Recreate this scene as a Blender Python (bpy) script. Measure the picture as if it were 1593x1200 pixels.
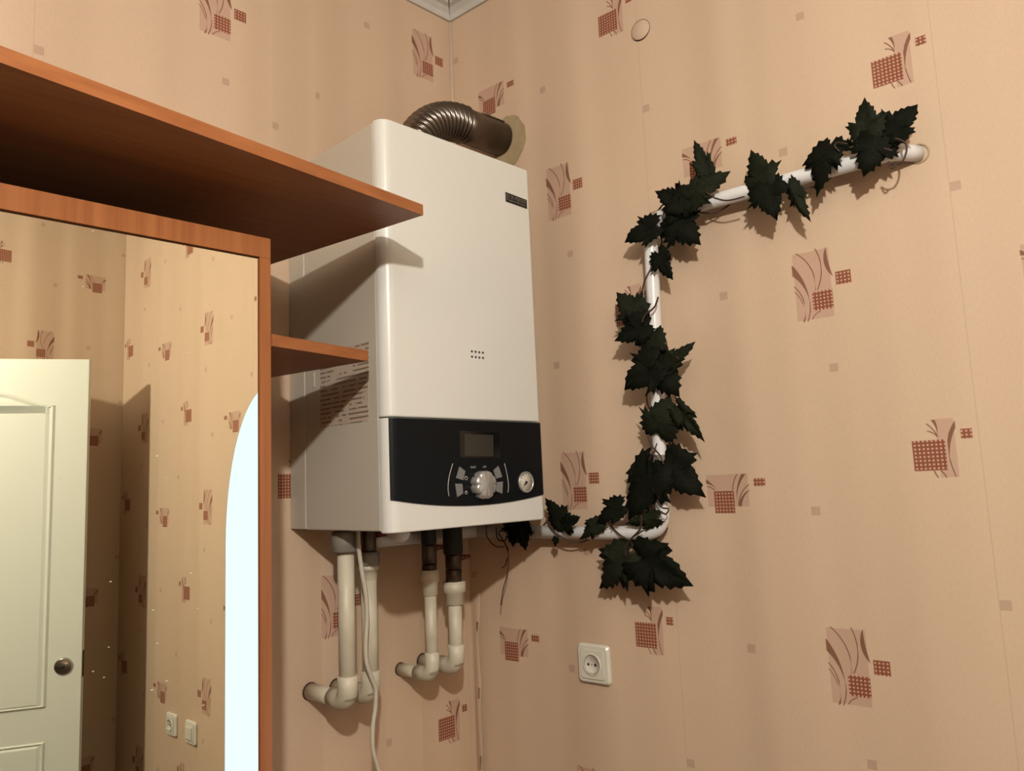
import bpy, bmesh, math, random
import numpy as np
from mathutils import Vector, Matrix

for o in list(bpy.data.objects):
    bpy.data.objects.remove(o)
SC = bpy.context.scene
COL = SC.collection
rad = math.radians

# ------------------------------------------------------------------ camera
YAW, PIT, ROL = rad(44.7983682), rad(7.19306833), rad(-2.47103727)
CAM = Vector((-1.22611785, -1.38601042, 1.5))
F = Vector((math.cos(YAW)*math.cos(PIT), math.sin(YAW)*math.cos(PIT), math.sin(PIT)))
R0 = Vector((math.sin(YAW), -math.cos(YAW), 0)); U0 = R0.cross(F)
CR = R0*math.cos(ROL) + U0*math.sin(ROL); CU = -R0*math.sin(ROL) + U0*math.cos(ROL)
cd = bpy.data.cameras.new('camera'); cam = bpy.data.objects.new('camera', cd); COL.objects.link(cam)
cd.sensor_fit = 'HORIZONTAL'; cd.sensor_width = 36.0; cd.lens = 36.0*1195.15/1593.0
cd.clip_start = 0.02; cd.clip_end = 200
cam.matrix_world = Matrix(((CR.x, CU.x, -F.x, CAM.x), (CR.y, CU.y, -F.y, CAM.y), (CR.z, CU.z, -F.z, CAM.z), (0, 0, 0, 1)))
SC.camera = cam

# ------------------------------------------------------------------ world, exposure
LAMP = Vector((-1.60, -1.90, 2.38))
LAMP_W = 140.0
LAMP_COL = (1.0, 0.95, 0.86)
SKY_STRENGTH = 1.4
w = bpy.data.worlds.new('daylight'); SC.world = w; w.use_nodes = True
bg = w.node_tree.nodes['Background']; bg.inputs['Color'].default_value = (0.72, 0.90, 1.0, 1); bg.inputs['Strength'].default_value = SKY_STRENGTH
vs = SC.view_settings
vs.view_transform = 'Standard'; vs.look = 'None'; vs.gamma = 1.0; vs.use_curve_mapping = False
vs.exposure = 0.0

# ------------------------------------------------------------------ helpers
def tag(o, label=None, cat=None, group=None, kind=None):
    if label: o['label'] = label
    if cat: o['category'] = cat
    if group: o['group'] = group
    if kind: o['kind'] = kind
    return o

def empty(name, loc, label, cat, group=None):
    o = bpy.data.objects.new(name, None); COL.objects.link(o); o.location = loc
    o.empty_display_size = 0.05
    return tag(o, label, cat, group)

def link(name, me, mat=None, parent=None, smooth=False, matrix=None):
    """mesh given in world coordinates (or in the frame `matrix`)"""
    if mat: me.materials.append(mat)
    if smooth:
        for p in me.polygons: p.use_smooth = True
    o = bpy.data.objects.new(name, me); COL.objects.link(o)
    if matrix is not None: o.matrix_world = matrix
    if parent is not None:
        o.parent = parent
        if parent.type == 'EMPTY': o.matrix_parent_inverse = Matrix.Translation(-parent.location)
    return o

def mesh(name, verts, faces):
    me = bpy.data.meshes.new(name); me.from_pydata([tuple(v) for v in verts], [], faces); me.update(); return me

class MB:
    """collects shapes in world coordinates, builds ONE mesh object"""
    def __init__(self): self.v = []; self.f = []; self.sm = []
    def add(self, v, f, smooth=False):
        b = len(self.v); self.v += [Vector(p) for p in v]; self.f += [tuple(i+b for i in q) for q in f]; self.sm += [smooth]*len(f); return self
    def box(self, lo, hi, M=None):
        x0, y0, z0 = lo; x1, y1, z1 = hi
        v = [(x0,y0,z0),(x1,y0,z0),(x1,y1,z0),(x0,y1,z0),(x0,y0,z1),(x1,y0,z1),(x1,y1,z1),(x0,y1,z1)]
        if M is not None: v = [M @ Vector(p) for p in v]
        return self.add(v, [(0,3,2,1),(4,5,6,7),(0,1,5,4),(1,2,6,5),(2,3,7,6),(3,0,4,7)])
    def prism(self, poly, axis, d):
        """poly: list of 3-d points, extruded by vector d"""
        n = len(poly); d = Vector(d); v = [Vector(p) for p in poly] + [Vector(p)+d for p in poly]
        f = [tuple(range(n-1, -1, -1)), tuple(range(n, 2*n))] + [(i, (i+1) % n, n+(i+1) % n, n+i) for i in range(n)]
        return self.add(v, f)
    def tube(self, path, r, seg=14, caps=True):
        path = [Vector(p) for p in path]; n = len(path)
        rr = r if isinstance(r, (list, tuple)) else [r]*n
        t = (path[1]-path[0]).normalized(); a = Vector((0, 0, 1)) if abs(t.z) < .9 else Vector((1, 0, 0))
        nrm = (a - t*a.dot(t)).normalized(); v = []
        for i, p in enumerate(path):
            t2 = (path[min(i+1, n-1)]-path[max(i-1, 0)])
            t2 = t2.normalized() if t2.length > 1e-9 else t
            nrm = (nrm - t2*nrm.dot(t2)); nrm = nrm.normalized() if nrm.length > 1e-6 else t2.orthogonal().normalized()
            bn = t2.cross(nrm)
            for k in range(seg):
                an = 2*math.pi*k/seg; v.append(p + (nrm*math.cos(an)+bn*math.sin(an))*rr[i])
        f = [(i*seg+k, i*seg+(k+1) % seg, (i+1)*seg+(k+1) % seg, (i+1)*seg+k) for i in range(n-1) for k in range(seg)]
        self.add(v, f, True)
        if caps:
            b = len(self.v)-n*seg
            self.f += [tuple(b+k for k in range(seg-1, -1, -1)), tuple(b+(n-1)*seg+k for k in range(seg))]; self.sm += [False, False]
        return self
    def lathe(self, prof, c, axis, seg=24):
        """prof: (r, h) along axis from c"""
        ax = Vector(axis).normalized(); a = ax.orthogonal().normalized(); b = ax.cross(a); c = Vector(c); v = []
        for r, h in prof:
            for k in range(seg):
                an = 2*math.pi*k/seg; v.append(c+ax*h+(a*math.cos(an)+b*math.sin(an))*max(r, 1e-5))
        n = len(prof)
        f = [(i*seg+k, i*seg+(k+1) % seg, (i+1)*seg+(k+1) % seg, (i+1)*seg+k) for i in range(n-1) for k in range(seg)]
        return self.add(v, f, True)
    def sphere(self, c, r, seg=14, scale=(1, 1, 1)):
        prof = [(r*math.sin(math.pi*i/8), -r*math.cos(math.pi*i/8)) for i in range(9)]
        b = len(self.v); self.lathe(prof, (0, 0, 0), (0, 0, 1), seg)
        for i in range(b, len(self.v)):
            p = self.v[i]; self.v[i] = Vector((p.x*scale[0], p.y*scale[1], p.z*scale[2]))+Vector(c)
        return self
    def build(self, name, mat=None, parent=None, bevel=0, matrix=None, fixn=True):
        me = mesh(name, self.v, self.f)
        for p, s in zip(me.polygons, self.sm): p.use_smooth = s
        if fixn:
            bm = bmesh.new(); bm.from_mesh(me); bmesh.ops.recalc_face_normals(bm, faces=bm.faces); bm.to_mesh(me); bm.free()
        o = link(name, me, mat, parent, matrix=matrix)
        if bevel:
            md = o.modifiers.new('bevel', 'BEVEL'); md.width = bevel; md.segments = 2; md.limit_method = 'ANGLE'; md.angle_limit = rad(40)
        return o

# frame of the right wall: u along the wall away from the corner, n into the room, z up
DL = rad(4.98876)
ER = Vector((math.sin(DL), -math.cos(DL), 0)); NI = Vector((-math.cos(DL), -math.sin(DL), 0)); ZZ = Vector((0, 0, 1))
def W(u, z, n=0.0): return ER*u + NI*n + ZZ*z
MR = Matrix(((ER.x, NI.x, 0, 0), (ER.y, NI.y, 0, 0), (0, 0, 1, 0), (0, 0, 0, 1)))
CEIL = 2.712

# ------------------------------------------------------------------ materials
MATS = {}
def mat(name, col, rough=.5, metal=0, spec=.5, **kw):
    m = bpy.data.materials.new(name); m.use_nodes = True; b = m.node_tree.nodes['Principled BSDF']
    b.inputs['Base Color'].default_value = (*col, 1); b.inputs['Roughness'].default_value = rough
    b.inputs['Metallic'].default_value = metal; b.inputs['Specular IOR Level'].default_value = spec
    for k, v in kw.items(): b.inputs[k.replace('_', ' ')].default_value = v
    MATS[name] = m; return m

def noisy(name, c1, c2, scale=8, rough=.5, metal=0, stretch=(1, 1, 1), bump=0, spec=.5, detail=4, lo=.35, hi=.65, coords='Object'):
    m = mat(name, c1, rough, metal, spec); nt = m.node_tree; b = nt.nodes['Principled BSDF']
    tc = nt.nodes.new('ShaderNodeTexCoord'); mp = nt.nodes.new('ShaderNodeMapping'); mp.inputs['Scale'].default_value = stretch
    nz = nt.nodes.new('ShaderNodeTexNoise'); nz.inputs['Scale'].default_value = scale; nz.inputs['Detail'].default_value = detail
    rp = nt.nodes.new('ShaderNodeValToRGB'); rp.color_ramp.elements[0].position = lo; rp.color_ramp.elements[1].position = hi
    rp.color_ramp.elements[0].color = (*c1, 1); rp.color_ramp.elements[1].color = (*c2, 1)
    L = nt.links.new
    L(tc.outputs[coords], mp.inputs[0]); L(mp.outputs[0], nz.inputs['Vector']); L(nz.outputs['Fac'], rp.inputs[0]); L(rp.outputs[0], b.inputs['Base Color'])
    if bump:
        bp = nt.nodes.new('ShaderNodeBump'); bp.inputs['Strength'].default_value = bump; bp.inputs['Distance'].default_value = .002
        L(nz.outputs['Fac'], bp.inputs['Height']); L(bp.outputs[0], b.inputs['Normal'])
    return m

class S:
    """tiny expression builder over Math nodes"""
    nt = None
    def __init__(self, s): self.s = s
    @staticmethod
    def m(op, a, b=None, c=None):
        n = S.nt.nodes.new('ShaderNodeMath'); n.operation = op
        for i, x in enumerate((a, b, c)):
            if x is None: continue
            if isinstance(x, S): S.nt.links.new(x.s, n.inputs[i])
            else: n.inputs[i].default_value = x
        return S(n.outputs[0])
    def __add__(a, b): return S.m('ADD', a, b)
    def __sub__(a, b): return S.m('SUBTRACT', a, b)
    def __mul__(a, b): return S.m('MULTIPLY', a, b)
    def lt(a, b): return S.m('LESS_THAN', a, b)
    def gt(a, b): return S.m('GREATER_THAN', a, b)
    def near(a, c, e): return S.m('COMPARE', a, c, e)
    def max(a, b): return S.m('MAXIMUM', a, b)

def wallpaper():
    m = bpy.data.materials.new('wallpaper'); m.use_nodes = True; nt = m.node_tree; S.nt = nt; L = nt.links.new
    bs = nt.nodes['Principled BSDF']; bs.inputs['Roughness'].default_value = .62; bs.inputs['Specular IOR Level'].default_value = .25
    uv = nt.nodes.new('ShaderNodeUVMap'); uv.uv_map = 'paper'
    sp = nt.nodes.new('ShaderNodeSeparateXYZ'); L(uv.outputs[0], sp.inputs[0])
    u, v = S(sp.outputs[0]), S(sp.outputs[1])
    k = S.m('FLOOR', (u-.007)*(1/.53)); ul = u-k*.53; odd = S.m('PINGPONG', k, 1.0)
    vl = S.m('FLOORED_MODULO', v+odd*.32, .64)
    cb = nt.nodes.new('ShaderNodeCombineXYZ'); L(ul.s, cb.inputs[0]); L(vl.s, cb.inputs[1])
    def dist(c):
        n = nt.nodes.new('ShaderNodeVectorMath'); n.operation = 'DISTANCE'; L(cb.outputs[0], n.inputs[0]); n.inputs[1].default_value = (c[0], c[1], 0)
        return S(n.outputs['Value'])
    def aff(feat):
        z = np.array([[a, b, 1] for (a, b), _ in feat], float); q = np.array([c for _, c in feat], float)
        A = np.linalg.lstsq(z, q, rcond=None)[0]; return lambda x, y: tuple(np.array([x, y, 1.0]) @ A)
    def circ(p, q, r):
        ax, ay = p; bx, by = q; cx, cy = r; d = 2*(ax*(by-cy)+bx*(cy-ay)+cx*(ay-by))
        ux = ((ax*ax+ay*ay)*(by-cy)+(bx*bx+by*by)*(cy-ay)+(cx*cx+cy*cy)*(ay-by))/d
        uy = ((ax*ax+ay*ay)*(cx-bx)+(bx*bx+by*by)*(ax-cx)+(cx*cx+cy*cy)*(bx-ax))/d
        return (ux, uy), math.hypot(ax-ux, ay-uy)
    def box(a, b):
        x0, x1 = sorted((a[0], b[0])); y0, y1 = sorted((a[1], b[1]))
        return ul.near((x0+x1)/2, (x1-x0)/2)*vl.near((y0+y1)/2, (y1-y0)/2)
    def motif(T):
        def clip(pts, pad=.0004):
            q = [T(*p) for p in pts]; xs = [p[0] for p in q]; ys = [p[1] for p in q]
            return box((min(xs)-pad, min(ys)-pad), (max(xs)+pad, max(ys)+pad))
        def arc(p, q, r, wd=.0009):
            c, R = circ(T(*p), T(*q), T(*r)); return dist(c).near(R, wd)*clip((p, q, r))
        def cres(a, b):   # between two arcs
            c1, r1 = circ(*[T(*p) for p in a]); c2, r2 = circ(*[T(*p) for p in b])
            d1, d2 = dist(c1), dist(c2); i1, i2 = d1.lt(r1), d2.lt(r2)
            return S.m('ABSOLUTE', i1-i2)*clip(list(a)+list(b), 0)
        return arc, cres, lambda a, b: box(T(*a), T(*b))
    def union(l):
        r = l[0]
        for x in l[1:]: r = r.max(x)
        return r
    lines, grids, pinks = [], [], []
    # motif of tall leaves (coordinates read off in a drawing of 1040 units, mapped to metres)
    o = 1.92
    T = aff([((118,240),(.2827,2.1791-o)),((672,550),(.3502,2.1469-o)),((270,1055),(.2936,2.0751-o)),((700,505),(.3549,2.1532-o)),((915,705),(.3784,2.1297-o)),((685,970),(.3459,2.0923-o))])
    arc, cres, bx = motif(T)
    lines += [arc((165,90),(345,300),(440,670)), arc((430,110),(515,380),(465,670)), cres(((575,130),(548,310),(672,550)),((575,130),(606,320),(672,550))),
              cres(((118,240),(275,500),(365,830)),((120,385),(268,570),(365,830))), arc((365,800),(369,900),(335,1060)),
              arc((145,535),(285,790),(290,1050), .0009), arc((150,610),(265,800),(278,1050), .0007), arc((400,1045),(450,985),(510,965), .0008)]
    grids += [bx((390,685),(685,970)), bx((700,505),(915,705))]; pinks += [bx((112,95),(690,1080))]
    T = aff([((150,490),(.4435,2.4982-o)),((190,925),(.4429,2.4511-o)),((690,895),(.4916,2.451-o)),((865,312),(.5138,2.5112-o)),((1040,435),(.5288,2.4971-o)),((788,185),(.508,2.5259-o)),((805,995),(.5014,2.441-o))])
    arc, cres, bx = motif(T)
    lines += [cres(((788,185),(682,480),(720,760)),((798,290),(735,480),(720,760))), cres(((788,185),(735,300),(700,420)),((798,290),(760,300),(700,420))), arc((715,740),(750,860),(805,995), .0008),
              cres(((440,175),(515,290),(548,400)),((500,170),(540,290),(548,400))), arc((380,230),(470,310),(540,410)), arc((390,340),(470,365),(545,425)),
              arc((490,920),(515,965),(550,1020), .0009), arc((590,920),(635,960),(670,1015), .0009)]
    grids += [bx((160,490),(690,905)), bx((865,308),(1040,438))]; pinks += [bx((500,165),(850,1000))]
    T = aff([((222,275),(.088,2.45-o)),((370,510),(.1019,2.4271-o)),((398,930),(.102,2.3887-o)),((795,925),(.141,2.3866-o)),((1130,265),(.1807,2.4499-o)),((1355,405),(.2008,2.4345-o)),((885,790),(.1516,2.3995-o))])
    arc, cres, bx = motif(T)
    lines += [cres(((222,275),(340,370),(450,495)),((222,362),(340,400),(450,495))), arc((235,415),(320,435),(390,490)), arc((825,180),(765,320),(740,490)),
              cres(((905,180),(820,460),(830,780)),((990,180),(855,430),(836,780))), arc((1045,380),(900,560),(855,780)), cres(((1052,485),(905,620),(855,790)),((1056,498),(955,620),(915,790)))]
    grids += [bx((375,510),(790,925)), bx((1130,265),(1350,410))]; pinks += [bx((222,195),(1060,790))]
    sq = union([box((a-h, b-h), (a+h, b+h)) for a, b, h in ((.337,.070,.0072),(.151,.230,.0075),(.285,.470,.0075),(.016,.011,.0075))])
    gm = union(grids); ln = union(lines); pk = union(pinks)
    s = 1/.0061
    fx = S.m('FRACT', ul*s)-.5; fy = S.m('FRACT', vl*s)-.5
    dot = (fx*fx+fy*fy).lt(.075)
    seam = ul.near(.0078, .0007)
    # woven ground
    tc = nt.nodes.new('ShaderNodeMapping'); L(uv.outputs[0], tc.inputs[0]); tc.inputs['Scale'].default_value = (1, .25, 1)
    n1 = nt.nodes.new('ShaderNodeTexNoise'); n1.inputs['Scale'].default_value = 420; n1.inputs['Detail'].default_value = 2; L(tc.outputs[0], n1.inputs['Vector'])
    n2 = nt.nodes.new('ShaderNodeTexNoise'); n2.inputs['Scale'].default_value = 2.2; n2.inputs['Detail'].default_value = 3; L(uv.outputs[0], n2.inputs['Vector'])
    def mix(f, a, b):
        n = nt.nodes.new('ShaderNodeMix'); n.data_type = 'RGBA'
        if isinstance(f, S): L(f.s, n.inputs[0])
        else: n.inputs[0].default_value = f
        for x, i in ((a, 6), (b, 7)):
            if isinstance(x, tuple): n.inputs[i].default_value = (*x, 1)
            else: L(x, n.inputs[i])
        return n.outputs[2]
    base = mix(S(n1.outputs['Fac']), PAPER[0], PAPER[1])
    base = mix(S(n2.outputs['Fac'])*.35, base, PAPER[2])
    c = mix(pk*.75, base, (.42, .265, .195))
    c = mix(sq*.65, c, (.36, .24, .175))
    c = mix(ln*.92, c, (.16, .068, .038))
    c = mix(gm*.96, c, (.19, .052, .025))
    c = mix(gm*dot*.8, c, (.54, .34, .24))
    c = mix(seam*.25, c, (.26, .18, .13))
    L(c, bs.inputs['Base Color'])
    # uneven plaster under the paper: long vertical ripples
    mp = nt.nodes.new('ShaderNodeMapping'); L(uv.outputs[0], mp.inputs[0]); mp.inputs['Scale'].default_value = (3.0, .16, 1)
    n3 = nt.nodes.new('ShaderNodeTexNoise'); n3.inputs['Scale'].default_value = 1.0; n3.inputs['Detail'].default_value = 1.5; L(mp.outputs[0], n3.inputs['Vector'])
    b1 = nt.nodes.new('ShaderNodeBump'); b1.inputs['Strength'].default_value = 1.0; b1.inputs['Distance'].default_value = .075; L(n3.outputs['Fac'], b1.inputs['Height'])
    b2 = nt.nodes.new('ShaderNodeBump'); b2.inputs['Strength'].default_value = .25; b2.inputs['Distance'].default_value = .0006; L(n1.outputs['Fac'], b2.inputs['Height']); L(b1.outputs[0], b2.inputs['Normal'])
    L(b2.outputs[0], bs.inputs['Normal'])
    return m
PAPER = ((.478, .345, .247), (.548, .402, .290), (.512, .384, .252))
M_PAPER = wallpaper()

def wood(name, c1, c2, axis, scale=1.0, rough=.35):
    st = {'x': (1.2, 30, 30), 'z': (30, 30, 1.2)}[axis]
    return noisy(name, c1, c2, 3.0*scale, rough, 0, st, bump=.04, spec=.3, detail=5, lo=.3, hi=.7)
M_WOODX = wood('cherry wood laminate along', (.225, .074, .024), (.30, .110, .038), 'x')
M_WOODZ = wood('cherry wood laminate upright', (.23, .075, .024), (.305, .112, .038), 'z')
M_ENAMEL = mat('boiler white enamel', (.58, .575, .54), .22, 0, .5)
M_CASE = mat('boiler enamel shaded side', (.46, .42, .345), .32, 0, .5)  # white enamel darkened and warmed in colour for the side daylight misses
M_BLACK = mat('black satin plastic', (.004, .0048, .006), .45, 0, .14)
M_BEZEL = mat('gloss black bezel', (.004, .004, .004), .15)
M_LCD = mat('unlit display glass', (.028, .026, .02), .25)
M_SILVER = mat('satin silver plastic', (.42, .41, .39), .3, .6)
M_BUTTON = mat('grey button plastic', (.15, .15, .148), .5)
M_PRINT = mat('pale grey print', (.36, .36, .35), .6)
M_PRINTB = mat('badge print', (.15, .14, .13), .5)
M_DIAL = mat('gauge dial', (.46, .43, .36), .4)
M_DARK = mat('dark recess', (.01, .009, .008), .7)
M_STEEL = noisy('weathered galvanised steel', (.085, .062, .048), (.15, .115, .092), 14, .38, .85, bump=.1)
M_CORR = mat('corrugated steel', (.19, .16, .135), .24, .95)
M_PLASTER = noisy('bare plaster patch', (.30, .225, .125), (.36, .275, .16), 30, .85, bump=.3)
M_GAS = mat('white gloss pipe paint', (.62, .62, .62), .25)
M_PP = noisy('yellowed white plastic pipe', (.45, .41, .31), (.54, .49, .39), 18, .45)
M_BRASS = noisy('dull brass fitting', (.05, .035, .025), (.10, .07, .05), 30, .4, .7)
M_GREY = noisy('grey threaded fitting', (.16, .145, .12), (.24, .22, .18), 40, .55, .3)
M_RED = mat('dark red valve lever', (.12, .02, .015), .5)
M_CABLE = mat('white cable', (.45, .41, .33), .5)
M_SOCK = mat('ivory socket plastic', (.58, .55, .47), .3)
M_CEIL = noisy('ceiling tiles white', (.44, .43, .39), (.50, .49, .45), 20, .8, bump=.2)
M_FLOOR = wood('laminate floor', (.05, .028, .017), (.08, .045, .026), 'x')
M_DOOR = mat('white door paint', (.58, .59, .52), .35)
M_CHROME = mat('chrome', (.36, .37, .37), .18, 1)
M_MIRROR = mat('mirror glass', (.88, .87, .74), .0, 1)
def specks(m):
    nt = m.node_tree; b = nt.nodes['Principled BSDF']; S.nt = nt; L = nt.links.new
    tc = nt.nodes.new('ShaderNodeTexCoord'); mp = nt.nodes.new('ShaderNodeMapping'); mp.inputs['Rotation'].default_value = (0, .5, 0); mp.inputs['Scale'].default_value = (48, 48, 110); L(tc.outputs['Object'], mp.inputs[0])
    vo = nt.nodes.new('ShaderNodeTexVoronoi'); vo.inputs['Scale'].default_value = 1.0; L(mp.outputs[0], vo.inputs['Vector'])
    sp = nt.nodes.new('ShaderNodeSeparateColor'); L(vo.outputs['Color'], sp.inputs[0])
    f = S(vo.outputs['Distance']).lt(S(sp.outputs[1])*.11)*S(sp.outputs[0]).gt(.80)
    d = nt.nodes.new('ShaderNodeBsdfDiffuse'); d.inputs[0].default_value = (.55, .5, .4, 1)
    mx = nt.nodes.new('ShaderNodeMixShader'); L((f*.7).s, mx.inputs[0]); L(b.outputs[0], mx.inputs[1]); L(d.outputs[0], mx.inputs[2]); L(mx.outputs[0], nt.nodes['Material Output'].inputs[0])
specks(M_MIRROR)
M_LEAF = noisy('dark green fabric leaf', (.0018, .0026, .0011), (.0056, .0072, .0033), 30, .75, spec=.1)
M_LEAF2 = noisy('paler green fabric leaf', (.005, .0066, .003), (.0135, .016, .0075), 30, .75, spec=.12)
M_VINE = mat('brown vine wire', (.035, .012, .006), .6)
M_REVEAL = mat('painted arch reveal', (.52, .50, .45), .6)

# ------------------------------------------------------------------ room shell
def paper_uv(o, fn):
    me = o.data; uvl = me.uv_layers.new(name='paper')
    for p in me.polygons:
        c = p.center
        for li in p.loop_indices:
            uvl.data[li].uv = fn(me.vertices[me.loops[li].vertex_index].co, c)

def wall_left():
    xs = [-6.0, -.495, -.394, -.245, -.15, .0]; zs = [0, 1.5, 1.92, CEIL]
    m = MB()
    for i in range(5):
        for j in range(3):
            m.add([(xs[i],0,zs[j]),(xs[i+1],0,zs[j]),(xs[i+1],0,zs[j+1]),(xs[i],0,zs[j+1])], [(0,1,2,3)])
    m.box((-6.12, .0015, 0), (.14, .12, CEIL))
    o = m.build('wall_left', M_PAPER, fixn=False); tag(o, kind='structure')
    def fn(p, c):
        if c.x < -.394: du, dv = (.505, .322) if c.z > 1.92 and c.x > -.495 else (.931, .322)
        elif c.z > 1.5: du, dv = .408, .2222
        elif c.x < -.245: du, dv = .681, .2282
        elif c.x < -.15: du, dv = .255, .317
        else: du, dv = .55, .229
        return (p.x+du+5.3*2, p.z+dv)
    paper_uv(o, fn)
wall_left()

AU, AA, AB, AZ = 1.533, .28, .51, 1.335       # arched opening in the right wall
def arch_top(u):
    t = max(0.0, 1-((u-AU)/AA)**2); return AZ+AB*math.sqrt(t)
def wall_right():
    T = .03; UE = 2.83; SP = .06
    us = [AU-AA*math.cos(math.pi*i/28) for i in range(29)]
    m = MB()
    def panel(u0, z0, u1, z1, z0b=None):
        a = [(u0,z0),(u1,z0 if z0b is None else z0b),(u1,z1),(u0,z1)]
        m.add([W(u, z) for u, z in a], [(0,1,2,3)])
    panel(0, 0, us[0], CEIL); panel(us[-1], 0, UE, CEIL)
    for a, b in zip(us, us[1:]): panel(a, arch_top(a), b, CEIL, arch_top(b))
    m.add([W(-.12,0,-T),W(0,0,0),W(0,CEIL,0),W(-.12,CEIL,-T)], [(0,1,2,3)])
    o = m.build('wall_right', M_PAPER, fixn=False); tag(o, kind='structure')
    def fn(p, c):
        u = p.dot(ER)
        return (u+5.3*2, p.z) if c.dot(ER) < AU else (u-1.626+5.3*2, p.z+.038)
    paper_uv(o, fn)
    # reveal of the arch
    r = MB(); pts = [(us[0], 0)]+[(u, arch_top(u)) for u in us]+[(us[-1], 0)]
    n = len(pts)
    out = lambda u, z: (AU+(u-AU)*(1+SP/AA), z+SP*(z > .01))
    r.add([W(u, z, .001) for u, z in pts]+[W(*out(u, z), -T) for u, z in pts], [(i, i+1, n+i+1, n+i) for i in range(n-1)], False)
    # outer skin of the wall
    q = [(-.12, 0), out(*pts[0])]+[out(*p) for p in pts[1:-1]]+[out(*pts[-1]), (UE, 0)]
    r.add([W(u, z, -T) for u, z in q]+[W(u, CEIL, -T) for u, z in q], [(i, i+1, len(q)+i+1, len(q)+i) for i in range(len(q)-1)], False)
    o = r.build('trim_3', M_REVEAL, fixn=False); tag(o, kind='structure')
wall_right()

BACKY = -2.685; DOX0, DOX1 = -1.17, -.555     # doorway of the open door
def simple_walls():
    m = MB()
    for x0, x1, z0 in ((.36, DOX1, 0), (DOX1, DOX0, 2.03), (DOX0, -6.12, 0)):
        m.add([(x0,BACKY,z0),(x1,BACKY,z0),(x1,BACKY,CEIL),(x0,BACKY,CEIL)], [(0,1,2,3)]); m.box((x1, BACKY-.12, z0), (x0, BACKY-.0015, CEIL))
    o = m.build('wall_back', M_PAPER, fixn=False); tag(o, kind='structure'); paper_uv(o, lambda p, c: (-p.x+.24+5.3*2, p.z+.0255))
    m = MB(); m.add([(-6.0,BACKY,0),(-6.0,0,0),(-6.0,0,CEIL),(-6.0,BACKY,CEIL)], [(0,1,2,3)])
    m.box((-6.12, BACKY-.12, 0), (-6.0015, .12, CEIL))
    o = m.build('wall_side', M_PAPER, fixn=False); tag(o, kind='structure'); paper_uv(o, lambda p, c: (p.y+5.3*2, p.z+.1))
    o = MB().box((-6.15, BACKY-.15, -.1), (.5, .15, 0)).build('floor', M_FLOOR); tag(o, kind='structure')
    o = MB().box((-6.15, BACKY-.15, CEIL), (.5, .15, CEIL+.1)).build('ceiling', M_CEIL); tag(o, kind='structure')
    # ceiling cornice: small white cove along both walls in view
    prof = [(0, -.030), (.006, -.030), (.011, -.018), (.022, -.008), (.034, -.005), (.034, 0), (0, 0)]
    for name, P, N, A, B in (('trim_1', ER, NI, 0.0, 2.69), ('trim_2', Vector((-1, 0, 0)), Vector((0, -1, 0)), 0.0, 6.0)):
        v = []; n = len(prof)
        for s in (A, B):
            for d, z in prof: v.append(P*(s+(d if s == A else 0)) + N*(d+.0005) + ZZ*(CEIL+z-.0005))
        f = [(i, (i+1) % n, n+(i+1) % n, n+i) for i in range(n)]+[tuple(range(n-1, -1, -1)), tuple(range(n, 2*n))]
        o = MB().add(v, f).build(name, M_CEIL); tag(o, kind='structure')
simple_walls()
b = MB().tube([Vector((0, 0, 1.40))+(NI+Vector((0, -1, 0)))*.0012, Vector((0, 0, CEIL-.03))+(NI+Vector((0, -1, 0)))*.0012], .0032, 8).build('trim_4', mat('corner bead', (.56, .47, .37), .6)); tag(b, kind='structure')

# unseen closed box added behind the doorway to keep daylight out
m = MB().box((DOX0-.02, BACKY-.9, 0), (DOX0, BACKY-.121, 2.1)).box((DOX1, BACKY-.9, 0), (DOX1+.02, BACKY-.121, 2.1)).box((DOX0-.02, BACKY-.92, 0), (DOX1+.02, BACKY-.9, 2.1)).box((DOX0-.02, BACKY-.92, 2.03), (DOX1+.02, BACKY-.121, 2.1)).box((DOX0-.02, BACKY-.92, -.02), (DOX1+.02, BACKY-.151, 0))
tag(m.build('wall_light_stop', M_REVEAL), kind='structure')
DA = Vector((-.062, -2.335, 0)); DE = Vector((-.81613, -.57787, 0)); DW = .60; DN = Vector((-.57787, .81613, 0))

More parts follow.
